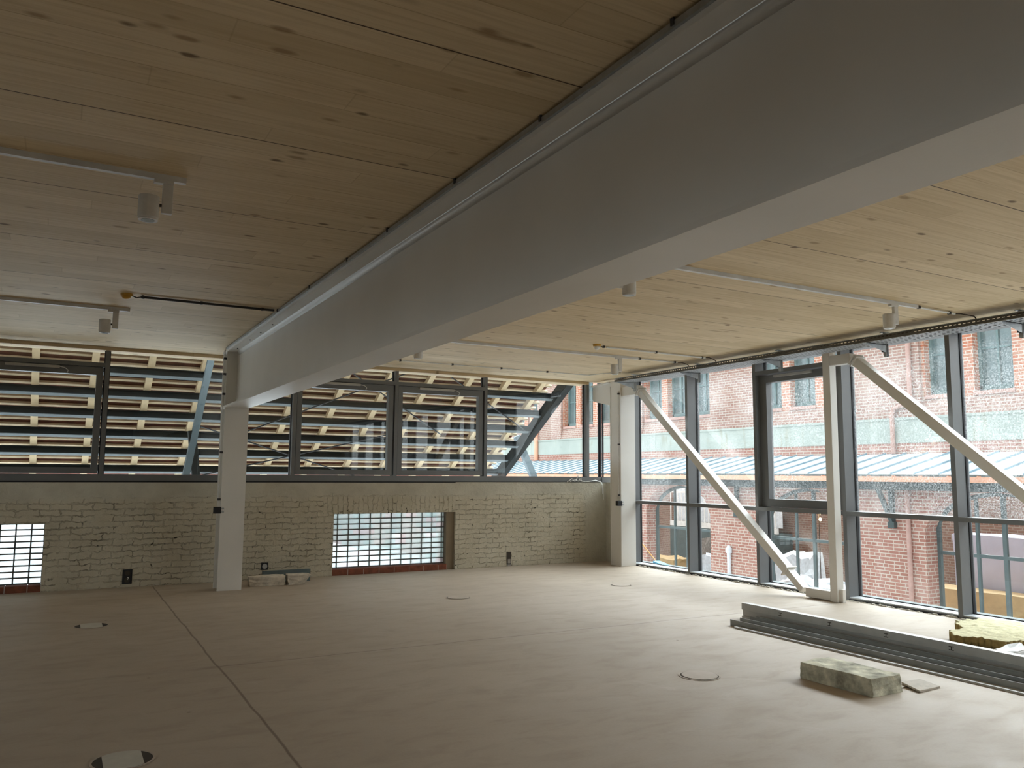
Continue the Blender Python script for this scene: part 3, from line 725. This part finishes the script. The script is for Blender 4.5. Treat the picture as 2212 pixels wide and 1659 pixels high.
# broken blocks behind the column
b = MB().hexa([(2.375,11.62,0),(2.84,11.58,0),(2.86,11.80,0),(2.40,11.86,0),(2.36,11.63,.125),(2.84,11.58,.13),(2.86,11.80,.13),(2.40,11.86,.12)]); rough(b, .008, 4, 2)
slab('broken_block', b, 'palest', 'longer broken aerated block right of the column foot', 'block', .004, 'broken blocks by the column foot')
b = MB().hexa([(2.885,11.56,0),(3.09,11.55,0),(3.12,11.76,0),(2.90,11.78,0),(2.87,11.56,.13),(3.20,11.53,.135),(3.18,11.76,.13),(2.90,11.78,.135)]); rough(b, .008, 4, 3)
slab('broken_block', b, 'palest', 'shorter broken aerated block, farther from the column foot', 'block', .004, 'broken blocks by the column foot')
slab('metal_strip', MB().box(2.60, 3.28, 11.90, 11.93, .0, .17), 'gsteel', 'dull strip leaning on the wall behind the broken blocks', 'strip', .002)
# steel profiles
def chan(poly, y0, y1, mat, label, skew=.0, slots=False):
    t = thing('steel_profile', label, 'profile', (poly[0][0], (y0+y1)/2, 0), 'long steel profiles stacked on the floor')
    obj('profile_body', MB().prism(poly, 'y', y0, y1), mat, t)
    if slots:
        xx = min(p[0] for p in poly)-.0008; y = y1-.55
        while y > y0+.2:
            s = MB()
            for dz in (-.014, .014): s.box(xx-.0006, xx+.0008, y-.022, y+.022, .122+dz-.0035, .122+dz+.0035)
            s.box(xx-.0006, xx+.0008, y-.004, y+.004, .108, .136)
            obj('slot', s, 'gap', t)
            y -= .62
    return t
Yn = 1.2
def U(x0, x1, z0, h, th=.004):
    return [(x0,z0),(x1,z0),(x1,z0+h),(x1-th,z0+h),(x1-th,z0+th),(x0+th,z0+th),(x0+th,z0+h),(x0,z0+h)]
chan([(6.14,0),(6.22,0),(6.22,.014),(6.14,.016)], Yn, 6.38, 'prof', 'thin flat strip lying at the front foot of the stack of profiles')
chan(U(6.225, 6.60, .0, .062), Yn, 6.52, 'profd', 'wide dark U-shaped profile lying open in front of the upright one')
chan(U(6.44, 6.592, .0045, .045), Yn+.1, 6.60, 'profd', 'narrow profile nested in the wide dark one')
chan([(6.645,.0),(6.72,.0),(6.72,.165),(6.645,.165),(6.645,.093),(6.662,.088),(6.662,.03),(6.645,.025)], Yn, 6.78, 'prof', 'tall upright profile with slots at the back of the stack', slots=True)
chan(U(6.722, 6.765, .0, .155), Yn, 6.75, 'prof', 'pale profile with bright top edge behind the tall one')
slab('black_bar', MB().bar((6.36, 3.9, .012), (6.38, 2.2, .012), .04, .014), 'black', 'black bar lying in the wide profile near the right photo edge', 'bar', .002)
# mineral wool
from mathutils import noise as mnoise
def inside(x, y, P):
    c = False
    for i in range(len(P)):
        (x1, y1), (x2, y2) = P[i], P[i-1]
        if (y1 > y) != (y2 > y) and x < (x2-x1)*(y-y1)/(y2-y1)+x1: c = not c
    return c
def mat_sheet(P, st, h, seed, amp=.014):
    # thick soft sheet as a fine height grid with torn edges
    b = MB(); g = {}; bot = {}; cells = []
    x0, x1 = min(p[0] for p in P), max(p[0] for p in P); y0, y1 = min(p[1] for p in P), max(p[1] for p in P)
    nx, ny = int((x1-x0)/st)+1, int((y1-y0)/st)+1
    def V(d, i, j, top):
        if (i, j) not in d:
            x, y = x0+i*st, y0+j*st; q = Vector((x*7+seed, y*7, 0)); w_ = mnoise.noise(q)*.012
            z = h+amp*mnoise.noise(Vector((x*11, y*11, seed)))+amp*.8*mnoise.noise(Vector((x*34, y*34, seed))) if top else 0
            d[(i, j)] = b.b.verts.new((x+w_, y+mnoise.noise(q+Vector((9, 3, 1)))*.012, z))
        return d[(i, j)]
    for i in range(nx):
        for j in range(ny):
            if inside(x0+(i+.5)*st, y0+(j+.5)*st, P): cells.append((i, j))
    cs = set(cells)
    for i, j in cells:
        b.b.faces.new((V(g,i,j,1), V(g,i+1,j,1), V(g,i+1,j+1,1), V(g,i,j+1,1)))
        b.b.faces.new((V(bot,i,j,0), V(bot,i,j+1,0), V(bot,i+1,j+1,0), V(bot,i+1,j,0)))
        for (di, dj, a_, c_) in ((0,-1,(i,j),(i+1,j)), (1,0,(i+1,j),(i+1,j+1)), (0,1,(i+1,j+1),(i,j+1)), (-1,0,(i,j+1),(i,j))):
            if (i+di, j+dj) not in cs: b.b.faces.new((V(g,*a_,1), V(bot,*a_,0), V(bot,*c_,0), V(g,*c_,1)))
    return b
wool = obj('mineral_wool', mat_sheet([(7.42,4.86),(7.62,5.02),(7.86,5.03),(8.02,5.22),(8.30,5.30),(8.62,5.22),(8.66,4.70),(8.60,4.25),(8.0,4.30),(7.55,4.45)], .018, .085, 3), 'wool', smooth=True); tag(wool, 'torn yellow mineral wool mat lying by the facade at the right photo edge', 'insulation')
wool.data.materials.append(M['wooledge'])
for p in wool.data.polygons:
    if abs(p.normal.z) < .45: p.material_index = 1
o = obj('wool_scrap', rough(MB().box(8.45, 8.72, 5.34, 5.50, 0, .03), .012, 2, 8), 'wool'); tag(o, 'small yellow wool scrap tucked against the facade foot', 'insulation')
b = MB().hexa([(7.20,4.25,0),(7.60,4.22,0),(7.66,4.38,0),(7.26,4.42,0),(7.22,4.27,.05),(7.58,4.25,.055),(7.62,4.36,.07),(7.28,4.40,.06)]); rough(b, .016, 3, 21)
o = obj('film_scrap', b, 'foil'); tag(o, 'crumpled white film in front of the yellow mineral wool', 'plastic film')
b = MB().dome((7.84, 4.05, 0), .17, .20, 14, 5, down=False); rough(b, .010, 1, 4)
o = obj('rubble_stone', b, 'grey'); tag(o, 'rough grey lump of rubble cut by the right photo edge', 'rubble')

# back wall boxes and cables
def wallbox(x0, x1, z0, z1, label, n):
    t = thing('wall_socket_box', label, 'socket box', ((x0+x1)/2, YW, z0), 'empty socket boxes in the back wall')
    obj('plate', MB().box(x0, x1, YW-.012, YW, z0, z1), 'black', t, bevel=.003)
    s = MB(); dz = (z1-z0)/n
    for k in range(n): s.cyl(((x0+x1)/2, YW-.014, z0+dz*(k+.5)), ((x0+x1)/2, YW-.012, z0+dz*(k+.5)), min(dz, x1-x0)*.36, 16)
    obj('insert', s, 'prof' if n == 1 else 'gap', t)
    if n > 1: obj('wire_ends', MB().tube([((x0+x1)/2, YW-.015, z0+.09), ((x0+x1)/2+.012, YW-.04, z0+.085), ((x0+x1)/2+.004, YW-.045, z0+.06)], .004, 6), 'white', t)
wallbox(.845, .965, .045, .235, 'black double socket box low in the wall left of the column', 2)
wallbox(2.665, 2.765, .14, .245, 'grey single socket box above the broken blocks', 1)
t = thing('wall_recess', 'rough dark slot broken into the wall right of the glass block window', 'recess', (6.76, YW, .02))
obj('recess_back', MB().box(6.72, 6.81, YW-.004, YW-.001, .03, .24), 'gap', t)  # dark plate on the wall face, painted as the shade inside the slot
obj('recess_stub', MB().box(6.74, 6.79, YW-.015, YW-.004, .05, .12).box(6.73, 6.80, YW-.02, YW-.004, .0, .03), 'grey', t)
c = MB(); zt = 1.418
c.tube([(7.92,12.27,zt),(7.97,12.26,1.45),(8.02,12.27,1.475),(8.06,12.25,1.43),(8.10,12.26,1.44),(8.15,12.27,1.53),(8.18,12.26,1.45),(8.26,12.25,1.425),(8.40,12.27,1.43),(8.52,12.26,1.45),(8.60,12.26,1.425),(8.65,12.255,1.41),(8.68,12.25,1.30),(8.69,12.25,1.1)], .006, 6)
c.tube([(7.97,12.25,1.425),(8.08,12.24,1.46),(8.14,12.25,1.43),(8.20,12.25,1.49),(8.22,12.26,1.43),(8.35,12.24,1.425),(8.50,12.24,1.44),(8.62,12.24,1.42),(8.66,12.24,1.36),(8.665,12.245,1.20)], .005, 6)
o = obj('loose_cables', c, 'white'); tag(o, 'tangle of thin white cables on the parapet corner', 'cable')

# ============================================================ OUTSIDE: blue shovel on the ledge
ld = obj('outer_ledge', MB().box(9.06, 9.55, 5.0, 13.0, -.12, -.02), 'gsteel'); tag(ld, 'grey-green ledge just outside the facade foot', 'ledge')
t = thing('hand_shovel', 'blue shovel with orange stick standing outside the first facade bay', 'shovel', (9.4, 11.5, -.02))
obj('blade', MB().hexa([(9.33,11.66,-.018),(9.47,11.66,-.018),(9.47,11.40,-.018),(9.33,11.40,-.018),(9.33,11.66,.035),(9.47,11.66,.035),(9.47,11.42,.0),(9.33,11.42,.0)]), 'blue', t, bevel=.003, label='blue blade')
obj('stick', MB().cyl((9.40, 11.65, .02), (9.38, 12.02, .30), .010, 8), 'stick', t, label='orange stick')

# ============================================================ OUTSIDE: brick building across the yard
XP = 16.3; XU = 18.0
t = thing('brick_arcade', 'red brick arcade of piers and arches across the yard', 'arcade', (XP, 18, -2.6)); arcade = t
ymin, ymax = -6.0, 46.0
# arcade wall with arches
pier0 = 11.17; per = 4.75; pw = 1.86; zs, rise = .45, .80; ztop = 1.42
aw = MB(); k = -3
y = pier0-per*3
while y < ymax:
    aw.box(XP, XP+.5, y, y+pw, -2.6, ztop)
    a, b = y+pw, y+per; cy = (a+b)/2; hw = (b-a)/2; n = 14
    for i in range(n):
        y0_, y1_ = a+(b-a)*i/n, a+(b-a)*(i+1)/n
        f0 = zs+rise*math.sqrt(max(0, 1-((y0_-cy)/hw)**2)); f1 = zs+rise*math.sqrt(max(0, 1-((y1_-cy)/hw)**2))
        aw.prism([(y0_, f0), (y1_, f1), (y1_, ztop), (y0_, ztop)], 'x', XP, XP+.5)
    y += per
obj('arcade_wall', aw, 'brick', t, label='brick piers and arches')
obj('eaves_girder', MB().box(15.98, 16.28, ymin, ymax, 1.26, 1.44), 'dsteel', t)
# arch frames
y = pier0-per*2; arcs = []
while y < 32:
    a, b = y+pw, y+per; cy = (a+b)/2; hw = (b-a)/2; n = 16; xf = XP+.42
    f = MB(); pts = [(a, zs)]
    pts = [(cy-hw*math.cos(PI*i/n), zs+rise*math.sin(PI*i/n)) for i in range(n+1)]
    for i in range(n):
        p, q = pts[i], pts[i+1]
        f.bar((xf, p[0], p[1]-.03), (xf, q[0], q[1]-.03), .10, .09, (1,0,0))
    f.box(xf-.04, xf+.04, a, a+.07, -2.6, zs).box(xf-.04, xf+.04, b-.07, b, -2.6, zs)
    for yy, ww in ((cy-.52, .035), (cy+.0, .06), (cy+.56, .035)):
        ztp = zs+rise*math.sqrt(max(0, 1-((yy-cy)/hw)**2))-.03
        f.box(xf-.03, xf+.03, yy-ww/2-.012, yy+ww/2+.012, -2.6, ztp)
    for zz in (-.06, -1.26): f.box(xf-.028, xf+.028, a, b, zz-.035, zz+.035)
    obj('arch_frame', f, 'gsteel', t)
    y += per
# canopy brackets
y = pier0-per
while y < 32:
    for yy in (y+.75,):
        f = MB(); f.box(XP-.09, XP, yy-.05, yy+.05, .45, 1.30); f.bar((XP-.04, yy, .52), (XP-.5, yy, 1.30), .08, .08, (0,1,0)); f.box(XP-.11, XP, yy-.08, yy+.08, .42, .56)
        obj('canopy_bracket', f, 'dsteel', t)
    y += per
# canopy roof
t = thing('canopy_roof', 'pale zinc canopy roof with blue seams over the brick arcade', 'canopy roof', (15.8, 18, 1.44))
XE, ZE, XT, ZTR = 15.8, 1.60, XU, 2.115
obj('canopy_roof', MB().prism([(XE, ZE-.05), (XT-.05, ZTR-.062), (XT-.05, ZTR-.012), (XE, ZE)], 'y', ymin, ymax), 'roofm', t)
y = 12.144-.56*14
while y < 44: obj('standing_seam', MB().prism([(XE, ZE), (XT-.05, ZTR-.012), (XT-.05, ZTR+.023), (XE, ZE+.035)], 'y', y-.013, y+.013), 'seam', t); y += .56
gt = MB().box(XE-.13, XE-.01, ymin, ymax, 1.44, 1.555); obj('gutter', gt, 'copper', t, label='copper gutter')
obj('gutter_edge', MB().box(XE-.02, XE+.05, ymin, ymax, 1.545, 1.60), 'gsteel', t)
y = 4.0
while y < 34: obj('gutter_strap', MB().box(XE-.135, XE+.0, y, y+.02, 1.555, 1.575), 'copper', t); y += .62
obj('soffit', MB().prism([(XE, ZE-.07), (XT-.05, ZTR-.13), (XT-.05, ZTR-.08), (XE, ZE-.052)], 'y', ymin, ymax), 'dsteel', t)
# upper wall: brick course, render band, then bays with recessed windows
ZU = 6.3
building = t = thing('brick_building', 'tall pale brick wall with green windows above the canopy roof', 'building', (XU, 18, 1.6))
obj('brick_course', MB().box(XU, XU+.5, ymin, ymax, 1.6, 2.37), 'brick', t)
obj('render_band', MB().box(XU-.02, XU+.5, ymin, ymax, 2.37, 2.93), 'band', t, label='pale grey-green rendered band')
obj('band_ledge', MB().box(XU-.045, XU+.3, ymin, ymax, 2.93, 2.99), 'band', t)
up = MB().box(XU+.45, XU+.5, ymin, ymax, ZU-.1, ZU); jm = MB().box(XU+.44, XU+.49, 0, 40, ZU-.2, ZU-.1)
centres = [10.58+5.35*k for k in range(-2, 6)]
for ci, c in enumerate(centres):
    g0, g1 = c-1.72, c+1.72
    nxt = centres[ci+1]-1.72 if ci+1 < len(centres) else g1+1.9
    up.box(XU, XU+.5, g1, nxt, 2.99, ZU)
    # recessed bay wall between windows
    ws = [(c+o-.44, c+o+.44) for o in (-1.2, 0, 1.2)]
    edges = [g0]+[v for w_ in ws for v in w_]+[g1]
    for i in range(0, len(edges), 2): jm.box(XU+.10, XU+.5, edges[i], edges[i+1], 3.40, ZU)
    for (a, b) in ws:
        obj('stone_sill', MB().box(XU+.06, XU+.42, a-.02, b+.02, 3.40, 3.49), 'sill', t)
    obj('sloped_apron', MB().prism([(XU+.0, 2.99), (XU+.5, 2.99), (XU+.5, 3.40), (XU+.10, 3.40)], 'y', g0, g1), 'brickup', t)
obj('upper_wall', up, 'brickup', t); obj('window_piers', jm, 'brickor', t, label='orange-red brick piers between the upper windows')
for c in centres:
    if c < 5 or c > 34: continue
    for o in (-1.2, 0, 1.2):
        a, b = c+o-.44, c+o+.44
        f = MB().box(XU+.30, XU+.40, a, a+.07, 3.49, ZU).box(XU+.30, XU+.40, b-.07, b, 3.49, ZU).box(XU+.30, XU+.40, a, b, 3.49, 3.62).box(XU+.32, XU+.38, (a+b)/2-.025, (a+b)/2+.025, 3.62, ZU)
        for zz in (4.45, 5.3): f.box(XU+.33, XU+.38, a, b, zz, zz+.04)
        wf = obj('window', f, 'wframe', t)
        obj('pane', MB().box(XU+.36, XU+.365, a+.07, b-.07, 3.62, ZU), 'dglass', wf)
dp = MB()
dp.cyl((XU-.08, 13.03, 2.11), (XU-.08, 13.03, 3.05), .055, 14).tube([(XU-.08,13.03,3.05),(XU-.08,12.98,3.20),(XU-.08,12.80,3.27),(XU-.08,12.60,3.30)], .055, 14).cyl((XU-.08, 12.52, 3.30), (XU-.08, 12.52, 6.2), .055, 14)
obj('downpipe', dp, 'sill', t)
dp = MB().cyl((XU-.08, 30.2, 2.15), (XU-.08, 30.2, 3.35), .09, 12).tube([(XU-.08,30.2,3.35),(XU-.08,30.6,3.75)], .09, 12).cyl((XU-.08, 30.6, 3.75), (XU-.08, 30.6, 6.2), .09, 12)
obj('downpipe', dp, 'copper', t)
t = arcade
obj('wall_pipe', MB().cyl((XP-.06, 17.0, -2.6), (XP-.06, 17.0, -.55), .055, 14), 'bag', t, label='white capped pipe on the brick pier')
obj('pipe_cap', MB().cyl((XP-.06, 17.0, -.56), (XP-.06, 17.0, -.42), .085, 14).cyl((XP-.06, 17.0, -.42), (XP-.06, 17.0, -.36), .06, 14, .04), 'bag', t)
obj('pier_pipe', MB().cyl((XP-.05, 11.53, -2.6), (XP-.05, 11.53, 1.26), .05, 12), 'sill', t, label='reddish pipe on the second pier')
struct('wall_outer', MB().box(22.5, 22.8, ymin, ymax, -2.6, 3.0), 'brickin', 'sooty brick wall inside the arcade')
struct('trim_12', MB().box(XP+.4, 22.5, ymin, ymax, -2.7, -2.0), 'yard', 'ground inside the arcade')

# things inside the arcade
def heap(name, c, s, mat, label, cat, seed, amp=.10, cuts=3, group=None):
    b = MB().box(c[0]-s[0]/2, c[0]+s[0]/2, c[1]-s[1]/2, c[1]+s[1]/2, c[2], c[2]+s[2]); rough(b, amp, cuts, seed)
    o = obj(name, b, mat, smooth=False); return tag(o, label, cat, group)
heap('covered_pallet', (20.2, 11.1, -2.0), (1.2, 3.2, 2.15), 'tarp', 'tall stack under a lavender-grey sheet seen through the right arch', 'covered stack', 1, .03)
heap('board_stack', (18.9, 11.3, -2.0), (.9, 2.6, .95), 'sand', 'stack of tan boards in front of the sheeted stack', 'boards', 2, .03, 2)
heap('snow_heap', (18.2, 8.9, -2.0), (.8, 1.5, .75), 'snow', 'white lumpy heap at the lower right arch', 'snow heap', 3, .12)
heap('film_bundle', (19.3, 17.35, -2.0), (.9, 1.0, 1.25), 'bag', 'white crumpled bundle behind the middle arch', 'bundle', 4, .12)
heap('rubble_heap', (17.6, 15.2, -2.0), (1.0, 2.4, .75), 'bag', 'low grey-white heap behind the middle arch', 'heap', 5, .15)
for k, (yy, xx) in enumerate(((16.2, 20.4), (16.45, 20.5))):
    o = obj('timber_post', MB().bar((xx, yy, -2.0), (xx+.3, yy+.12, .9), .10, .10, (0,1,0)), 'wood'); tag(o, ['left leaning timber post behind the middle arch', 'right leaning timber post behind the middle arch'][k], 'timber', 'timber posts behind the middle arch')
heap('stacked_bags', (20.3, 21.3, -2.0), (1.4, 1.8, 1.35), 'grey', 'brown-grey heap of sacks behind the left arch', 'sacks', 6, .14)
heap('white_bag', (19.0, 20.6, -2.0), (.6, .6, .95), 'bag', 'white sack behind the left arch', 'sack', 7, .08)
heap('white_carton', (18.0, 19.9, -2.0), (.4, .35, .5), 'white', 'small white carton at the foot of the left arch', 'carton', 8, .01, 1)
heap('orange_stack', (19.6, 23.6, -2.0), (.8, 1.6, .6), 'sand', 'low orange-brown stack behind the left arch', 'stack', 12, .05)
t = thing('light_railing', 'pale railing and stair seen bright behind the left arch', 'railing', (21.8, 23.2, -.3))
obj('base_rail', MB().box(21.7, 21.8, 20.4, 26.0, -.45, -.25), 'white', t); obj('hand_rail', MB().box(21.75, 21.78, 20.4, 26.0, .85, .92), 'white', t)
yy = 20.5
while yy < 26: obj('baluster', MB().box(21.75, 21.78, yy, yy+.04, -.25, .85), 'white', t); yy += .22
obj('parapet_panel', MB().box(21.95, 22.0, 20.4, 26.0, -.25, 1.6), 'bag', t)
obj('landing', MB().box(21.7, 22.45, 20.4, 26.0, -2.0, -.45), 'gsteel', t)
lt = thing('site_lamp', 'two lit yellow bulbs on a thin pole behind the middle arch', 'lamp', (19.5, 16.71, -2.0))
obj('lamp_pole', MB().cyl((19.5, 16.71, -2.0), (19.5, 16.71, .62), .012, 8), 'wire', lt)
e = bpy.data.materials.new('lit_bulb'); e.use_nodes = True; bs = e.node_tree.nodes['Principled BSDF']; bs.inputs['Emission Color'].default_value = (1, .80, .40, 1); bs.inputs['Emission Strength'].default_value = 12
for z in (.50, .30):
    o = obj('bulb', MB().dome((19.5, 16.66, z), .04, .05).dome((19.5, 16.66, z), .04, .05, down=False), e, lt)
l = bpy.data.lights.new('site_lamp_light', 'POINT'); l.energy = 8; l.color = (1, .8, .5); l.shadow_soft_size = .06
lo = bpy.data.objects.new('site_lamp_light', l); C.objects.link(lo); lo.parent = lt; lo.location = (-.15, 0, 2.4)

# yard ground
g = struct('trim_10', box(9.02, XP+.4, -14, 46, -2.7, -2.6), 'snow', 'snowy yard ground'); 
g2 = struct('trim_11', box(-9, 9.02, YW+.36, 46, -1.2, -1.0), 'snow', 'snow-covered lower roof behind the back wall')

# ============================================================ OUTSIDE: tiled roof seen from below
A = math.radians(33); ta = math.tan(A); Yr, Zr = 17.5, 1.75
def rz(y, off=0.0): return Zr-(y-Yr)*ta+off/math.cos(A)
t = thing('tiled_roof', 'unfinished tiled roof seen from below behind the back windows', 'roof', (3, 16, 2), )
XL, XR = -6.0, 9.30; YA, YB = 13.1, 18.02
def along(x0, x1, y, off, wdt, hgt):
    # strip running along X, centred at slope position y, raised by off above the underside plane
    c = Vector((0, y, rz(y))) + Vector((0, math.sin(A), math.cos(A)))*off
    return Vector((x0, c.y, c.z)), Vector((x1, c.y, c.z))
N = (0, math.sin(A), math.cos(A))
xg = [-.41+.855*k for k in range(-7, 12)]
for x in xg:
    if x > XR: continue
    a = Vector((x, YA, rz(YA))); b = Vector((x, YB, rz(YB)))
    n = Vector(N)*.05
    obj('rafter', MB().bar(a+n, b+n, .11, .10, N), 'wood', t)
vb = MB()
a = Vector((XR-.03, YA, rz(YA)))+Vector(N)*.05; b = Vector((XR-.03, YB, rz(YB)))+Vector(N)*.05
y = YA+.05; i = 0
while y < YB:
    p, q = along(XL, XR+.02, y, .125, 0, 0)
    bt = MB().bar(p, q, .055, .045, N)
    obj('batten', bt, 'batten', t); y += .17*math.cos(A)*1.19; i += 1
tl = MB()
def rp(x, y, off):
    c = Vector((x, y, rz(y)))+Vector(N)*off; return tuple(c)
# tile courses: each course a slightly tilted slab, leaving thin light gaps at the laps
y = YA
k = 0
while y < YB:
    y2 = y+.162
    tl.hexa([rp(XL,y,.16), rp(XR-.02,y,.16), rp(XR-.02,y2+.02,.175), rp(XL,y2+.02,.175), rp(XL,y,.175), rp(XR-.02,y,.175), rp(XR-.02,y2+.02,.19), rp(XL,y2+.02,.19)])
    y = y2; k += 1
obj('tile_courses', tl, 'rtile', t)
for y in (14.12, 14.63, 15.15, 15.67, 16.17, 16.67, 17.16, 17.66):
    p, q = along(XL, XR+.05, y, -.072, 0, 0); p_ = obj('purlin', MB().bar(p, q, .012, .125, N), 'purlin', t)
    p, q = along(XL, XR+.05, y, -.006, 0, 0); obj('top_flange', MB().bar(p, q, .11, .010, N), 'purlin', p_)
    p, q = along(XL, XR+.05, y, -.138, 0, 0); obj('bottom_flange', MB().bar(p, q, .075, .010, N), 'flange', p_)
vg = MB().bar(Vector((XR+.13, YA, rz(YA)-.10)), Vector((XR+.13, YB+.1, rz(YB+.1)-.10)), .14, .22, N)
obj('verge_beam', vg, 'purlin', t, label='dark raking steel beam at the roof edge')
obj('verge_flange', MB().bar(Vector((XR+.15, YA, rz(YA)-.24)), Vector((XR+.15, YB+.1, rz(YB+.1)-.24)), .17, .02, N), 'purlin', t)
# raking frames and struts carrying the roof
def strut(a, b, w_, mat, label, h_=.12):
    o = obj('roof_strut', MB().bar(a, b, w_, h_, (0,1,0)), mat, t, label=label)
def onray(x, y): return None
strut((1.72, 14.0, 1.0), (2.12, 14.0, 3.55), .10, 'strut', 'long blue-grey raking strut')
strut((1.86, 14.05, 2.21), (2.02, 14.05, 1.0), .12, 'purlin', 'dark strut left of the column')
strut((10.04, 17.9, 2.50), (10.68, 17.9, 1.2), .16, 'strut', 'short blue-grey strut under the raking roof edge')
for (a, b) in (((3.0, 13.6), (7.2, 16.2)), ((7.2, 13.6), (3.0, 16.4)), ((2.3, 16.2), (6.5, 17.9)), ((6.2, 16.2), (1.8, 17.9)), ((4.6, 13.4), (9.2, 16.0))):
    obj('bracing_rod', MB().cyl((a[0], a[1], rz(a[1])-.2), (b[0], b[1], rz(b[1])-.2), .014, 8), 'black', t)
